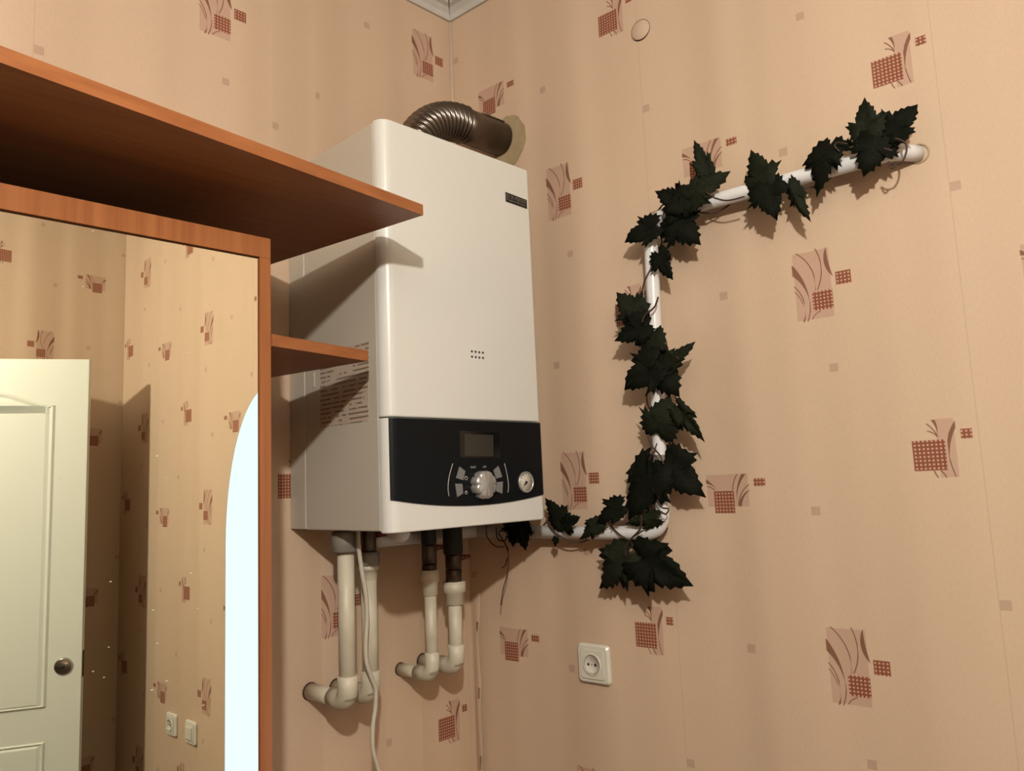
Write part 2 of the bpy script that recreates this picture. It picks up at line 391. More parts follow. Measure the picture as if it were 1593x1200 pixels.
def door():
    T = .038
    e = empty('door_1', tuple(DA), 'white panelled door standing open, seen only in the mirror', 'door'); e['kind'] = 'structure'
    def D(s, z, n=0.0): return DA+DE*s+DN*n+ZZ*z
    Mx = Matrix(((DE.x, DN.x, 0, DA.x), (DE.y, DN.y, 0, DA.y), (0, 0, 1, 0), (0, 0, 0, 1)))
    MB().box((0, -T, .008), (DW, 0, 2.015), Mx).build('door_leaf', M_DOOR, e, bevel=.002)
    c = DW/2+.0
    def top(s):   # S-curved head of the upper panel
        t = abs(s-c)/(c-.105); return 1.896-.050*(.5-.5*math.cos(math.pi*min(1, t)))
    def frame(pts, w=.03, h=.006, name='panel_moulding'):
        cx = sum(p[0] for p in pts)/len(pts); cz = sum(p[1] for p in pts)/len(pts); n = len(pts)
        def sh(d):
            out = []
            for i, p in enumerate(pts):
                a, b = Vector(pts[i-1]), Vector(pts[(i+1) % n]); t = (b-a).normalized(); q = Vector((-t.y, t.x))
                if (Vector((cx, cz))-Vector(p)).dot(q) < 0: q = -q
                out.append((p[0]+q.x*d, p[1]+q.y*d))
            return out
        rings = [(0, .0002), (w*.25, h), (w*.6, h*.35), (w, h*.9)]
        v = [D(s, z, hh) for d, hh in rings for s, z in sh(d)]
        f = [(k*n+i, k*n+(i+1) % n, (k+1)*n+(i+1) % n, (k+1)*n+i) for k in range(len(rings)-1) for i in range(n)]
        f.append(tuple((len(rings)-1)*n+i for i in range(n)))
        MB().add(v, f).build(name, M_DOOR, e)
    ss = [.105+(DW-.21)*i/20 for i in range(21)]
    frame([(s, top(s)) for s in ss]+[(DW-.105, .805), (.105, .805)], name='upper_panel')
    frame([(.105, .690), (DW-.105, .690), (DW-.105, .13), (.105, .13)], name='lower_panel')
    MB().lathe([(0, 0), (.029, 0), (.029, .003), (.025, .0055), (.020, .0045), (.014, .0075), (.0085, .0085), (0, .0085)], D(.056, .934, .0003), DN, 32).build('lock_rose', M_CHROME, e)
    MB().lathe([(0, .0087), (.0075, .0087), (.0075, .0094), (0, .0094)], D(.056, .934, .0003), DN, 16).build('key_hole', M_DARK, e)
    MB().box((-.0015, -T*.8, .889), (0, -T*.2, .979), Mx).build('latch_plate', M_CHROME, e)
door()

# ------------------------------------------------------------------ hall cabinet with mirror
def cabinet():
    mm = rad(4.02); dx = Vector((math.cos(mm), math.sin(mm), 0)); nx = Vector((math.sin(mm), -math.cos(mm), 0)); P0 = Vector((-.694, -.37, 0))
    e = empty('hall_cabinet', (-1.05, -.2, 0), 'cherry wood hall cabinet with mirror door and shelves beside the boiler', 'cabinet')
    def Q(s, z, n=0.0): return P0+dx*s+nx*n+ZZ*z        # s measured from the right edge (negative to the left)
    k = .0243                                            # the head rail is not quite level
    def top(s): return 1.8708+k*s
    def mtop(s): return 1.8402+k*(s+.018)
    LW = -.62; MRt = -.0175; MLf = LW+.02
    def slab(pts, name, m, n0, n1, bevel=0):
        return MB().prism([Q(s, z, n0) for s, z in pts], None, nx*(n1-n0)).build(name, m, e, bevel=bevel)
    slab([(LW, mtop(LW)), (0, mtop(0)), (0, top(0)), (LW, top(LW))], 'head_rail', M_WOODZ, -.016, 0)
    slab([(MRt, .04), (0, .04), (0, mtop(0)-.0004), (MRt, mtop(MRt)-.0004)], 'right_stile', M_WOODZ, -.016, 0)
    slab([(LW, .04), (MLf, .04), (MLf, mtop(MLf)-.0004), (LW, mtop(LW)-.0004)], 'left_stile', M_WOODZ, -.016, 0)
    slab([(MLf+.0004, .04), (MRt-.0004, .04), (MRt-.0004, .12), (MLf+.0004, .12)], 'bottom_rail', M_WOODZ, -.016, 0)
    slab([(MLf+.0004, .121), (MRt-.0004, .121), (MRt-.0004, mtop(MRt)-.001), (MLf+.0004, mtop(MLf)-.001)], 'backing_board', M_DARK, -.016, -.007)
    slab([(MLf+.002, .123), (MRt-.0022, .123), (MRt-.0022, mtop(MRt)-.0028), (MLf+.002, mtop(MLf)-.0028)], 'mirror', M_MIRROR, -.0065, -.0022)
    # carcass
    zc = 1.9295; zp = 1.862
    MB().box((-.7115, -.352, .0), (-.6955, -.003, zp)).build('side_panel', M_WOODZ, e)
    MB().box((-1.31, -.39, .0), (-1.294, -.003, zp)).build('side_panel', M_WOODZ, e)
    MB().box((-1.2938, -.35, .06), (-.7118, -.335, .076)).build('plinth', M_WOODZ, e)
    # upper board, set askew
    t = Z2(658.5, 335, 1.93); a = rad(8.06); d = Vector((math.cos(a), math.sin(a))); b = rad(98.75); q = Vector((math.cos(b), math.sin(b)))
    wl = t+q*((-.003-t.y)/q.y); l = t-d*.85
    poly = [(t.x, t.y), (wl.x, wl.y), (l.x, -.003), (l.x, l.y)]
    MB().prism([(x, y, zc+.0005) for x, y in poly], None, (0, 0, .0175)).build('upper_shelf', M_WOODX, e)
    t = Z2(573, 562, 1.710); f = Z2(424, 538.5, 1.710); bk = Z2(440, 584.5, 1.710); q = (bk-t); wl = t+q*((-.003-t.y)/q.y); dd = (f-t).normalized(); fl = t+dd*((-.6945-t.x)/dd.x)
    poly = [(t.x, t.y), (wl.x, wl.y), (-.6950, -.003), (-.6945, fl.y)]
    MB().prism([(x, y, 1.710) for x, y in poly], None, (0, 0, .0175)).build('side_shelf', M_WOODX, e)
def Z2(px, py, z):
    d = F+CR*((px-796.5)/1195.15)-CU*((py-600)/1195.15); tt = (z-CAM.z)/d.z; p = CAM+d*tt; return Vector((p.x, p.y))
def YF2(px, py, y):
    d = F+CR*((px-796.5)/1195.15)-CU*((py-600)/1195.15); tt = (y-CAM.y)/d.y; return CAM+d*tt
def RWp(px, py, n=0.0):
    d = F+CR*((px-796.5)/1195.15)-CU*((py-600)/1195.15); tt = (n-NI.dot(CAM))/NI.dot(d); return CAM+d*tt
cabinet()

# ------------------------------------------------------------------ boiler
X0, X1, YB, YS, YFR, Z0, Z1 = -.463, -.083, -.001, -.304, -.330, 1.4245, 2.152
def boiler():
    e = empty('gas_boiler', ((X0+X1)/2, -.16, Z0), 'white wall-hung gas boiler with black control panel', 'boiler')
    R = .021
    def profile(off=0.0, n=7):
        p = [(X0-off, YS)]
        for i in range(n+1):
            a = math.pi+math.pi/2*i/n; p.append((X0+R+(R+off)*math.cos(a), YFR+R+(R+off)*math.sin(a)))
        for i in range(n+1):
            a = 1.5*math.pi+math.pi/2*i/n; p.append((X1-R*.5+(R*.5+off)*math.cos(a), YFR+R*.5+(R*.5+off)*math.sin(a)))
        p.append((X1+off, YS)); return p
    # casing behind the cover
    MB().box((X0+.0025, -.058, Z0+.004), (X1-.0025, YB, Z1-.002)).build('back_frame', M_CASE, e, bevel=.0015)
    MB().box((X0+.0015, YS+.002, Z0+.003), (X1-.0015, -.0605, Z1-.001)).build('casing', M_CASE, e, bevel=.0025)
    def shell(name, z0, z1, m, off=0.0, zb=None, bevel=.0025):
        p = profile(off); n = len(p); zb = zb or (lambda x: z0)
        MB().add([(x, y, zb(x)) for x, y in p]+[(x, y, z1) for x, y in p], [(i, i+1, n+i+1, n+i) for i in range(n-1)]+[tuple(range(n-1, -1, -1)), tuple(range(n, 2*n)), (n-1, 0, n, 2*n-1)]).build(name, m, e, bevel=bevel)
    shell('front_cover', 1.6195, Z1, M_ENAMEL)
    shell('lower_fascia', Z0, 1.6178, M_ENAMEL)
    # black control panel: follows the fascia, bowed lower edge
    p = [q for q in profile(.0022) if q[0] > -.4592]; pin = [(x, y) for x, y in profile(.0002) if x > -.4592]
    xs2 = []
    for a, b in zip(p, p[1:]):
        k = 12 if abs(a[0]-b[0]) > .1 else 1
        for i in range(k): xs2.append((a[0]+(b[0]-a[0])*i/k, a[1]+(b[1]-a[1])*i/k))
    xs2.append(p[-1])
    zb = lambda x: 1.4612+.0165*((x+.258)/.19)**2 if x < -.258 else 1.4612+.0125*((x+.258)/.17)**2
    n = len(xs2); v = [(x, y, zb(x)) for x, y in xs2]+[(x, y, 1.6170) for x, y in xs2]
    v += [(min(max(x, X0+.002), X1-.0003), y+.004, z) for x, y, z in v]
    f = [(i, i+1, n+i+1, n+i) for i in range(n-1)]+[(n+i, n+i+1, 3*n+i+1, 3*n+i) for i in range(n-1)]+[(2*n+i, 2*n+i+1, i+1, i) for i in range(n-1)]+[(0, n, 3*n, 2*n), (n-1, 3*n-1, 4*n-1, 2*n-1)]
    cp = MB().add(v, f).build('control_panel', M_BLACK, e)
    Y = YFR-.0022
    def plate(name, pts, m, t=.0012, par=cp, y=Y):
        return MB().prism([(x, y, z) for x, z in pts], None, (0, -t, 0)).build(name, m, par, bevel=.0003)
    plate('display_bezel', [(-.3065,1.5483),(-.2065,1.5465),(-.2045,1.5958),(-.3060,1.5978)], M_BEZEL, .001)
    plate('display_screen', [(-.2965,1.5515),(-.2240,1.5502),(-.2222,1.5905),(-.2950,1.5920)], M_LCD, .0006, y=Y-.001)
    for pts in ([(-.3094,1.5324),(-.296,1.5242),(-.3021,1.5079),(-.3182,1.512)], [(-.3208,1.5022),(-.3045,1.5016),(-.3031,1.4841),(-.3171,1.4784)], [(-.2122,1.5321),(-.2034,1.5114),(-.2188,1.5085),(-.2254,1.524)], [(-.2185,1.5018),(-.2022,1.5026),(-.2052,1.4797),(-.2212,1.4849)]):
        plate('button', pts, M_BUTTON, .0022)
    for a, b, c in (((-.3239,1.5382),(-.3356,1.5065),(-.3352,1.4807)), ((-.1949,1.537),(-.1868,1.5022),(-.1892,1.4812))):
        pth = []
        for i in range(13):
            t = i/12; pth.append((a[0]*(1-t)*(1-2*t)+4*b[0]*t*(1-t)+c[0]*t*(2*t-1), Y-.0002, a[1]*(1-t)*(1-2*t)+4*b[1]*t*(1-t)+c[1]*t*(2*t-1)))
        MB().tube(pth, .0007, 6).build('arc_mark', M_PRINT, cp)
    # scalloped knob
    seg = 64; prof = [(.0258, 0), (.0262, .004), (.0262, .012), (.0245, .0165), (.0205, .0185), (.0, .019)]
    v = []
    for r, h in prof:
        for k in range(seg):
            an = 2*math.pi*k/seg; s = 1-.15*max(0, math.cos(an*8))**3*(1 if r > .02 else 0)
            v.append((-.2572+r*s*math.cos(an), Y-h, 1.498+r*s*math.sin(an)))
    f = [(i*seg+k, i*seg+(k+1) % seg, (i+1)*seg+(k+1) % seg, (i+1)*seg+k) for i in range(len(prof)-1) for k in range(seg)]
    MB().add(v, f, True).build('control_knob', M_SILVER, cp)
    for x, z, r in ((-.2935,1.5115,.0034), (-.2945,1.4855,.0028), (-.2270,1.5120,.0024), (-.2275,1.4852,.0028)):
        ring = [(x+r*math.cos(2*math.pi*i/16), Y-.0002, z+r*math.sin(2*math.pi*i/16)) for i in range(17)]
        mb = MB().tube(ring, .0005, 5, False); mb.tube([(x, Y-.0002, z), (x, Y-.0002, z+r*.7)], .0005, 5); mb.build('symbol', M_PRINT, cp)
    def text(s, x0, x1, z, y, m, name, par, sl=0.0, h=None):
        cu = bpy.data.curves.new(name, 'FONT'); cu.body = s; cu.size = 1; cu.extrude = 0.0; cu.resolution_u = 2
        ob = bpy.data.objects.new('tmp', cu); COL.objects.link(ob); bpy.context.view_layer.update()
        me = bpy.data.meshes.new_from_object(ob.evaluated_get(bpy.context.evaluated_depsgraph_get())); bpy.data.objects.remove(ob)
        xs = [q.co.x for q in me.vertices]; ys = [q.co.y for q in me.vertices]; k = (x1-x0)/(max(xs)-min(xs)); kz = k if h is None else h/(max(ys)-min(ys))
        for q in me.vertices:
            xx = (q.co.x-min(xs))*k; zz = (q.co.y-min(ys))*kz; q.co = (x0+xx, y, z+zz+sl*xx)
        return link(name, me, m, par)
    text('FUNC', -.2815, -.2685, 1.5290, Y-.0003, M_PRINT, 'lettering', cp, h=.0038)
    text('OPT', -.2510, -.2420, 1.5292, Y-.0003, M_PRINT, 'lettering', cp, h=.0038)
    # pressure gauge
    gx, gz = -.1392, 1.4995
    ga = MB().lathe([(.0205, 0), (.0208, .003), (.0196, .0042), (.0178, .0042), (.0172, .0022)], (gx, Y, gz), (0, -1, 0), 36).build('pressure_gauge', M_SILVER, e)
    MB().lathe([(0, .0020), (.0175, .0020), (.0175, .0026), (0, .0026)], (gx, Y, gz), (0, -1, 0), 36).build('dial', M_DIAL, ga)
    mb = MB()
    for i in range(11):
        a = rad(225-27*i); mb.prism([(gx+r*math.cos(a+s), Y-.0027, gz+r*math.sin(a+s)) for r, s in ((.0125,-.04),(.0155,-.04),(.0155,.04),(.0125,.04))], None, (0, -.0002, 0))
    mb.build('tick_marks', M_GREY, ga)
    a = rad(222)
    nd = MB().prism([(gx+.012*math.cos(a), Y-.0029, gz+.012*math.sin(a)), (gx+.003*math.cos(a+1.7), Y-.0029, gz+.003*math.sin(a+1.7)), (gx+.003*math.cos(a-1.7), Y-.0029, gz+.003*math.sin(a-1.7))], None, (0, -.0005, 0))
    nd.lathe([(0, .0029), (.0027, .0029), (.0022, .0042), (0, .0044)], (gx, Y, gz), (0, -1, 0), 14).build('needle', M_DARK, ga)
    # vent holes, badge
    mb = MB()
    for i in range(4):
        for j in range(2): mb.lathe([(.0023, .0001), (.0023, .0006), (0, .0006)], (-.2660+.0094*i, YFR, 1.7376+.0102*j), (0, -1, 0), 10)
    mb.build('vent_holes', M_DARK, e)
    bd = MB().prism([(-.1582, YFR-.0001, 2.0668), (-.0962, YFR-.0001, 2.0650), (-.0960, YFR-.0001, 2.0845), (-.1580, YFR-.0001, 2.0870)], None, (0, -.0008, 0)).build('badge', M_BEZEL, e)
    text('D X PXOT', -.1560, -.0985, 2.0764, YFR-.0011, M_PRINTB, 'lettering', bd, -.03, h=.0075)
    text('Digital Boiler', -.1550, -.1000, 2.0695, YFR-.0011, M_PRINTB, 'lettering', bd, -.03, h=.0050)
    # rating label on the side, printed lines
    lb = MB().prism([(X0+.0014, y, z) for y, z in ((-.1165,1.6175),(-.2735,1.6165),(-.2790,1.7560),(-.1190,1.7580))], None, (-.0004, 0, 0)).build('rating_label', label_mat(), e)
    MB().box((X0-.0005, -.0985, 1.696), (X0+.001, -.0925, 1.724)).build('cover_clip', M_CASE, e)
    # underside fittings
    MB().lathe([(0, 0), (.010, 0), (.018, .006), (.021, .014), (.021, .020), (0, .020)], (-.395, -.262, Z0-.0204), (0, 0, 1), 20).build('drain_cup', M_GAS, e)

def label_mat():
    m = mat('printed rating label', (.42, .34, .27), .5); nt = m.node_tree; S.nt = nt; b = nt.nodes['Principled BSDF']
    tc = nt.nodes.new('ShaderNodeTexCoord'); sp = nt.nodes.new('ShaderNodeSeparateXYZ'); nt.links.new(tc.outputs['Object'], sp.inputs[0])
    y, z = S(sp.outputs[1]), S(sp.outputs[2])
    row = S.m('FRACT', z*(1/.0085)).lt(.38); 
    nz = nt.nodes.new('ShaderNodeTexNoise'); nz.inputs['Scale'].default_value = 55; nt.links.new(tc.outputs['Object'], nz.inputs['Vector'])
    ink = row*S(nz.outputs['Fac']).gt(.46)
    mx = nt.nodes.new('ShaderNodeMix'); mx.data_type = 'RGBA'; nt.links.new((ink*.75).s, mx.inputs[0])
    mx.inputs[6].default_value = (.44, .36, .28, 1); mx.inputs[7].default_value = (.10, .055, .035, 1); nt.links.new(mx.outputs[2], b.inputs['Base Color'])
    return m
boiler()

def flue():
    e = empty('flue_pipe', (-.250, -.155, Z1), 'dark steel flue bend rising from the boiler top into the wall', 'flue pipe')
    cy = -.155; xa = -.261; zc = 2.312; Rb = .150; r = .0400
    path = [(xa, cy, Z1-.0005), (xa, cy, zc-Rb)]; N = 220; rr = [r, r]
    pth = []; rad_ = []
    for i in range(N+1):
        a = math.pi/2*i/N; pth.append((xa+Rb-Rb*math.cos(a), cy, zc-Rb+Rb*math.sin(a))); rad_.append(r+.0034*math.cos(2*math.pi*18*i/N))
    MB().tube([(xa, cy, Z1)]+pth, [r]+rad_, 36).build('corrugated_bend', M_CORR, e)
    st = Vector(pth[-1])
    end = W(.1562, 2.312, .0025)
    MB().tube([st, (st.x+.02, cy, zc), end], [r-.0008, r-.0008, r-.0008], 36).build('straight_duct', M_STEEL, e)
    MB().lathe([(.047, 0), (.047, .004), (.041, .006)], (xa, cy, Z1+.0002), (0, 0, 1), 32).build('collar', M_STEEL, e)
    # strap seam along the duct
    a = Vector(st)+Vector((.04, -.026, .0315)); b = end+Vector((-.012, -.026, .0315))
    MB().tube([a, b], .0016, 8).build('seam_ridge', M_STEEL, e)
    # bare plaster round the hole (left when the hole was cut), an irregular disc
    random.seed(4); n = 40; pts = []
    for i in range(n):
        t = 2*math.pi*i/n; q = 1+.05*math.sin(3*t+1)+.04*random.uniform(-1, 1)
        pts.append((.180+.049*q*math.cos(t), 2.302+.064*q*math.sin(t)))
    o = MB().prism([W(u, z, .0004) for u, z in pts], None, NI*.0016).build('plaster_patch', M_PLASTER); tag(o, 'bare plaster patch round the flue where wallpaper was cut away', 'plaster patch')
flue()

# ------------------------------------------------------------------ pipes under the boiler
def arcpath(p, c1, q, r, n=8):
    """straight p->c1->q with a rounded corner of radius r"""
    p, c1, q = Vector(p), Vector(c1), Vector(q); a = (p-c1).normalized(); b = (q-c1).normalized()
    out = [p]; s, t = c1+a*r, c1+b*r
    for i in range(n+1):
        k = i/n; out.append(s*(1-k)**2+c1*2*k*(1-k)+t*k*k)
    return out+[q]
def riser(name, label, x, y, zb, xw, ztop, r, coup, fit, yw=-.001, top_z=Z0-.0006, lever=None, group='heating pipes under the boiler'):
    e = empty(name, (x, y, zb), label, 'pipe', group)
    MB().tube([(x, y, zb), (x, y, ztop)], r, 18).build('riser', M_PP, e)
    # elbow fitting and stub into the wall
    MB().tube(arcpath((x, y, zb+.042), (x, y, zb-.004), (xw, y+.050, zb-.004), .026), r*1.2, 18).build('elbow', M_PP, e)
    MB().tube([(xw, y+.040, zb-.004), (xw, yw, zb-.006)], r, 18).build('wall_stub', M_PP, e)
    MB().lathe([(r*1.0, .003), (r*1.08, .001), (r*1.12, 0)], (xw, yw, zb-.006), (0, -1, 0), 18).build('cut_hole_edge', M_VINE, e)
    z = ztop
    if coup:   # widening plastic coupling
        h1, R2 = coup
        MB().lathe([(r*1.02, -.012), (R2*.82, -.010), (R2*.82, h1*.35), (R2, h1*.42), (R2, h1), (0, h1)], (x, y, ztop), (0, 0, 1), 22).build('coupling', M_PP, e); z = ztop+h1
    for nm, m, rr, h in fit:
        hh = h if h else top_z-z
        if hh <= 0: continue
        MB().lathe([(0, 0), (rr*.93, 0), (rr, hh*.08), (rr, hh*.9), (rr*.9, hh), (0, hh)], (x, y, z), (0, 0, 1), 6 if nm == 'hex_nut' else 20).build(nm, m, e); z += hh
    if lever:
        dx, dy, lz, col = lever
        d = Vector((dx, dy, 0)); b = Vector((x, y, lz))
        mb = MB().tube([b, b+d*.35], .007, 10); mb.tube([b+d*.35, b+d], [.0075, .0045], 10); mb.build('valve_lever', col, e)
    return e
riser('water_pipe', 'thick cream plastic pipe under the boiler, leftmost of four', -.421, -.132, 1.122, -.421, 1.385, .0155, None, [('threaded_adapter', M_GREY, .026, None)])
riser('water_pipe', 'cream plastic pipe with grey nut, just behind the hanging white cable', -.363, -.120, 1.118, -.363, 1.340, .0150, (.014, .020), [('hex_nut', M_GREY, .023, .026), ('brass_tail', M_BRASS, .016, None)], lever=(.035, -.02, 1.412, M_RED))
riser('water_pipe', 'thinner cream pipe with flared coupling, third from the left', -.206, -.110, 1.122, -.206, 1.288, .0125, (.040, .0195), [('hex_nut', M_BRASS, .0165, .012), ('valve_body', M_BRASS, .0155, .040), ('brass_tail', M_DARK, .016, None)], lever=(.033, -.004, 1.372, M_RED))
riser('water_pipe', 'cream pipe with wide coupling, nearest the room corner', -.146, -.116, 1.128, -.146, 1.262, .0145, (.036, .0240), [('hex_nut', M_BRASS, .0190, .026), ('valve_body', M_BRASS, .0175, .030), ('brass_tail', M_DARK, .021, None)], lever=(.050, .006, 1.345, M_RED))

def cable():
    pts = [(-.4275, -.215), ]
    # hanging from the underside in front of the two left pipes
    px = [(557, 836), (558, 852), (563, 890), (569, 925), (571, 960), (569, 1000), (570, 1030), (577, 1052), (584, 1072), (584, 1100), (580, 1130), (580, 1165), (586, 1190), (592, 1215), (590, 1270), (582, 1330)]
    P = [YF2(x, y, -.165+(.02*min(1, max(0, (y-900)/200)))) for x, y in px]
    P[0].z = Z0-.0008
    sm = []
    for i in range(len(P)-1):
        a, b, c, d = P[max(i-1, 0)], P[i], P[i+1], P[min(i+2, len(P)-1)]
        for k in range(5):
            t = k/5; sm.append(.5*((2*b)+(c-a)*t+(2*a-5*b+4*c-d)*t*t+(3*b-a-3*c+d)*t**3))
    last = sm[-1]; sm += [last+Vector((0, 0, -.2)), Vector((last.x, last.y, .35)), Vector((last.x-.02, -.06, .30))]
    o = MB().tube(sm, .0042, 10).build('power_cable', M_CABLE); tag(o, 'white power cable hanging down from the boiler past the plastic pipes', 'cable')
cable()

# ------------------------------------------------------------------ white gas pipe on the right wall
GN = .033; GR = .0136
def gas_pipe():
    e = empty('gas_pipe', tuple(W(.5, 1.39, GN)), 'white painted gas pipe bent along the right wall', 'pipe')
    A, B, C2, D2 = W(.06, 1.392, GN), W(.540, 1.393, GN), W(.556, 2.006, GN), W(1.004, 2.000, GN)
    end = W(1.030, 1.998, -.001)
    p = arcpath(A, B, C2, .042)[:-1]+arcpath(C2+(B-C2)*.5, C2, D2, .045)[1:-1]+arcpath(D2-(D2-C2)*.2, D2, end, .018, 6)[1:]
    MB().tube(p, GR, 20).build('tube', M_GAS, e)
    MB().tube([B+(A-B).normalized()*.052, B+(A-B).normalized()*.054], GR*1.05, 20).build('weld_ring', M_GAS, e)
    k = B+(C2-B)*.17
    MB().tube([k, k+(C2-B)*.07], GR*.9+.0018, 20).build('joint_sleeve', M_GREY, e)
    MB().lathe([(.0172, .0), (.0168, .001), (.0145, .0015)], end+NI*.0012, NI, 24).build('plaster_collar', M_PLASTER, e)
    MB().tube([A, Vector((-.14, A.y-.002, A.z)), Vector((-.30, A.y-.004, A.z+.002)), Vector((-.315, A.y, Z0-.0006))], GR, 16).build('tube_behind_boiler', M_GAS, e)
gas_pipe()

# ------------------------------------------------------------------ vine garland
def leaf_mesh(fold, curl, seed):
    rnd = random.Random(seed)
    half = [(.03,.03),(.13,-.09),(.20,-.07),(.27,-.15),(.33,-.05),(.42,-.05),(.42,.06),(.53,.10),(.46,.18),(.55,.26),(.50,.33),(.62,.47),(.50,.45),(.48,.54),(.37,.50),(.31,.47),(.33,.60),(.27,.62),(.28,.72),(.19,.74),(.18,.85),(.10,.88),(0,1.03)]
    out = [(x, y) for x, y in half]+[(-x, y) for x, y in half[-2::-1]]
    out = [(x*(1+rnd.uniform(-.07, .07)), y+rnd.uniform(-.02, .02)) for x, y in out]
    n = len(out); c = (0, .32)
    def h(x, y): return fold*abs(x)-curl*(y-.3)**2+.035*math.sin(9*x+seed)+.03*math.cos(8*y+seed)
    v = [(c[0], c[1], h(*c))]; 
    for k in (.5, 1.0):
        for x, y in out:
            X, Y = c[0]+(x-c[0])*k, c[1]+(y-c[1])*k; v.append((X, Y, h(X, Y)))
    f = [(0, 1+i, 1+(i+1) % n) for i in range(n)]+[(1+i, 1+n+i, 1+n+(i+1) % n, 1+(i+1) % n) for i in range(n)]
    m0 = len(v); th = .012
    v += [(x, y, z-th) for x, y, z in v]
    f += [tuple(m0+i for i in reversed(q)) for q in f[:]]
    f += [(1+n+i, m0+1+n+i, m0+1+n+(i+1) % n, 1+n+(i+1) % n) for i in range(n)]
    me = mesh('leaf', v, f)
    for p in me.polygons: p.use_smooth = True
    return me
LEAVES = [  # base px, tip px, width, lift of base / tip off the wall, paler
 (1352,216,1342,150,.95,.066,.085,1),(1366,208,1342,274,1.20,.072,.088,0),(1382,214,1428,160,1.15,.060,.070,0),(1290,220,1262,304,.80,.066,.080,0),(1322,229,1305,219,1.0,.06,.06,0),
 (1186,294,1166,231,1.05,.066,.082,1),(1190,284,1206,341,1.10,.070,.082,0),(1226,284,1258,345,.45,.060,.066,1),(1104,277,1078,215,.48,.066,.085,1),(1066,312,1131,262,.80,.074,.09,1),
 (1066,318,1019,298,1.00,.066,.08,0),(1064,306,1034,352,1.00,.072,.085,0),(1024,350,968,376,.85,.066,.075,0),(1042,338,1088,380,1.10,.066,.07,0),(1024,392,1046,437,.80,.052,.056,0),
 (997,496,954,452,.92,.060,.075,1),(1010,503,956,532,.95,.062,.075,0),(1014,514,1008,578,1.0,.070,.085,1),(1026,562,967,606,1.05,.070,.085,0),(1016,562,1054,618,1.20,.070,.085,0),(1034,578,1081,530,.52,.056,.08,1),
 (1020,676,1038,614,1.25,.070,.085,1),(1052,630,1100,690,.50,.052,.062,1),(1018,718,974,812,.98,.068,.085,0),(1032,714,1094,774,1.0,.052,.060,0),(1024,806,970,816,.55,.066,.08,1),
 (970,786,925,814,.80,.062,.07,0),(934,812,894,840,.60,.066,.07,1),(878,817,905,804,.85,.060,.07,0),(876,818,846,773,.75,.056,.06,0),(812,812,816,858,.90,.066,.07,0),(799,808,796,852,1.20,.070,.075,0),(866,836,863,852,.9,.056,.056,0),
 (977,860,923,918,.90,.060,.064,1),(988,864,1084,914,.80,.052,.054,0),(888,830,872,812,.7,.06,.07,0)]
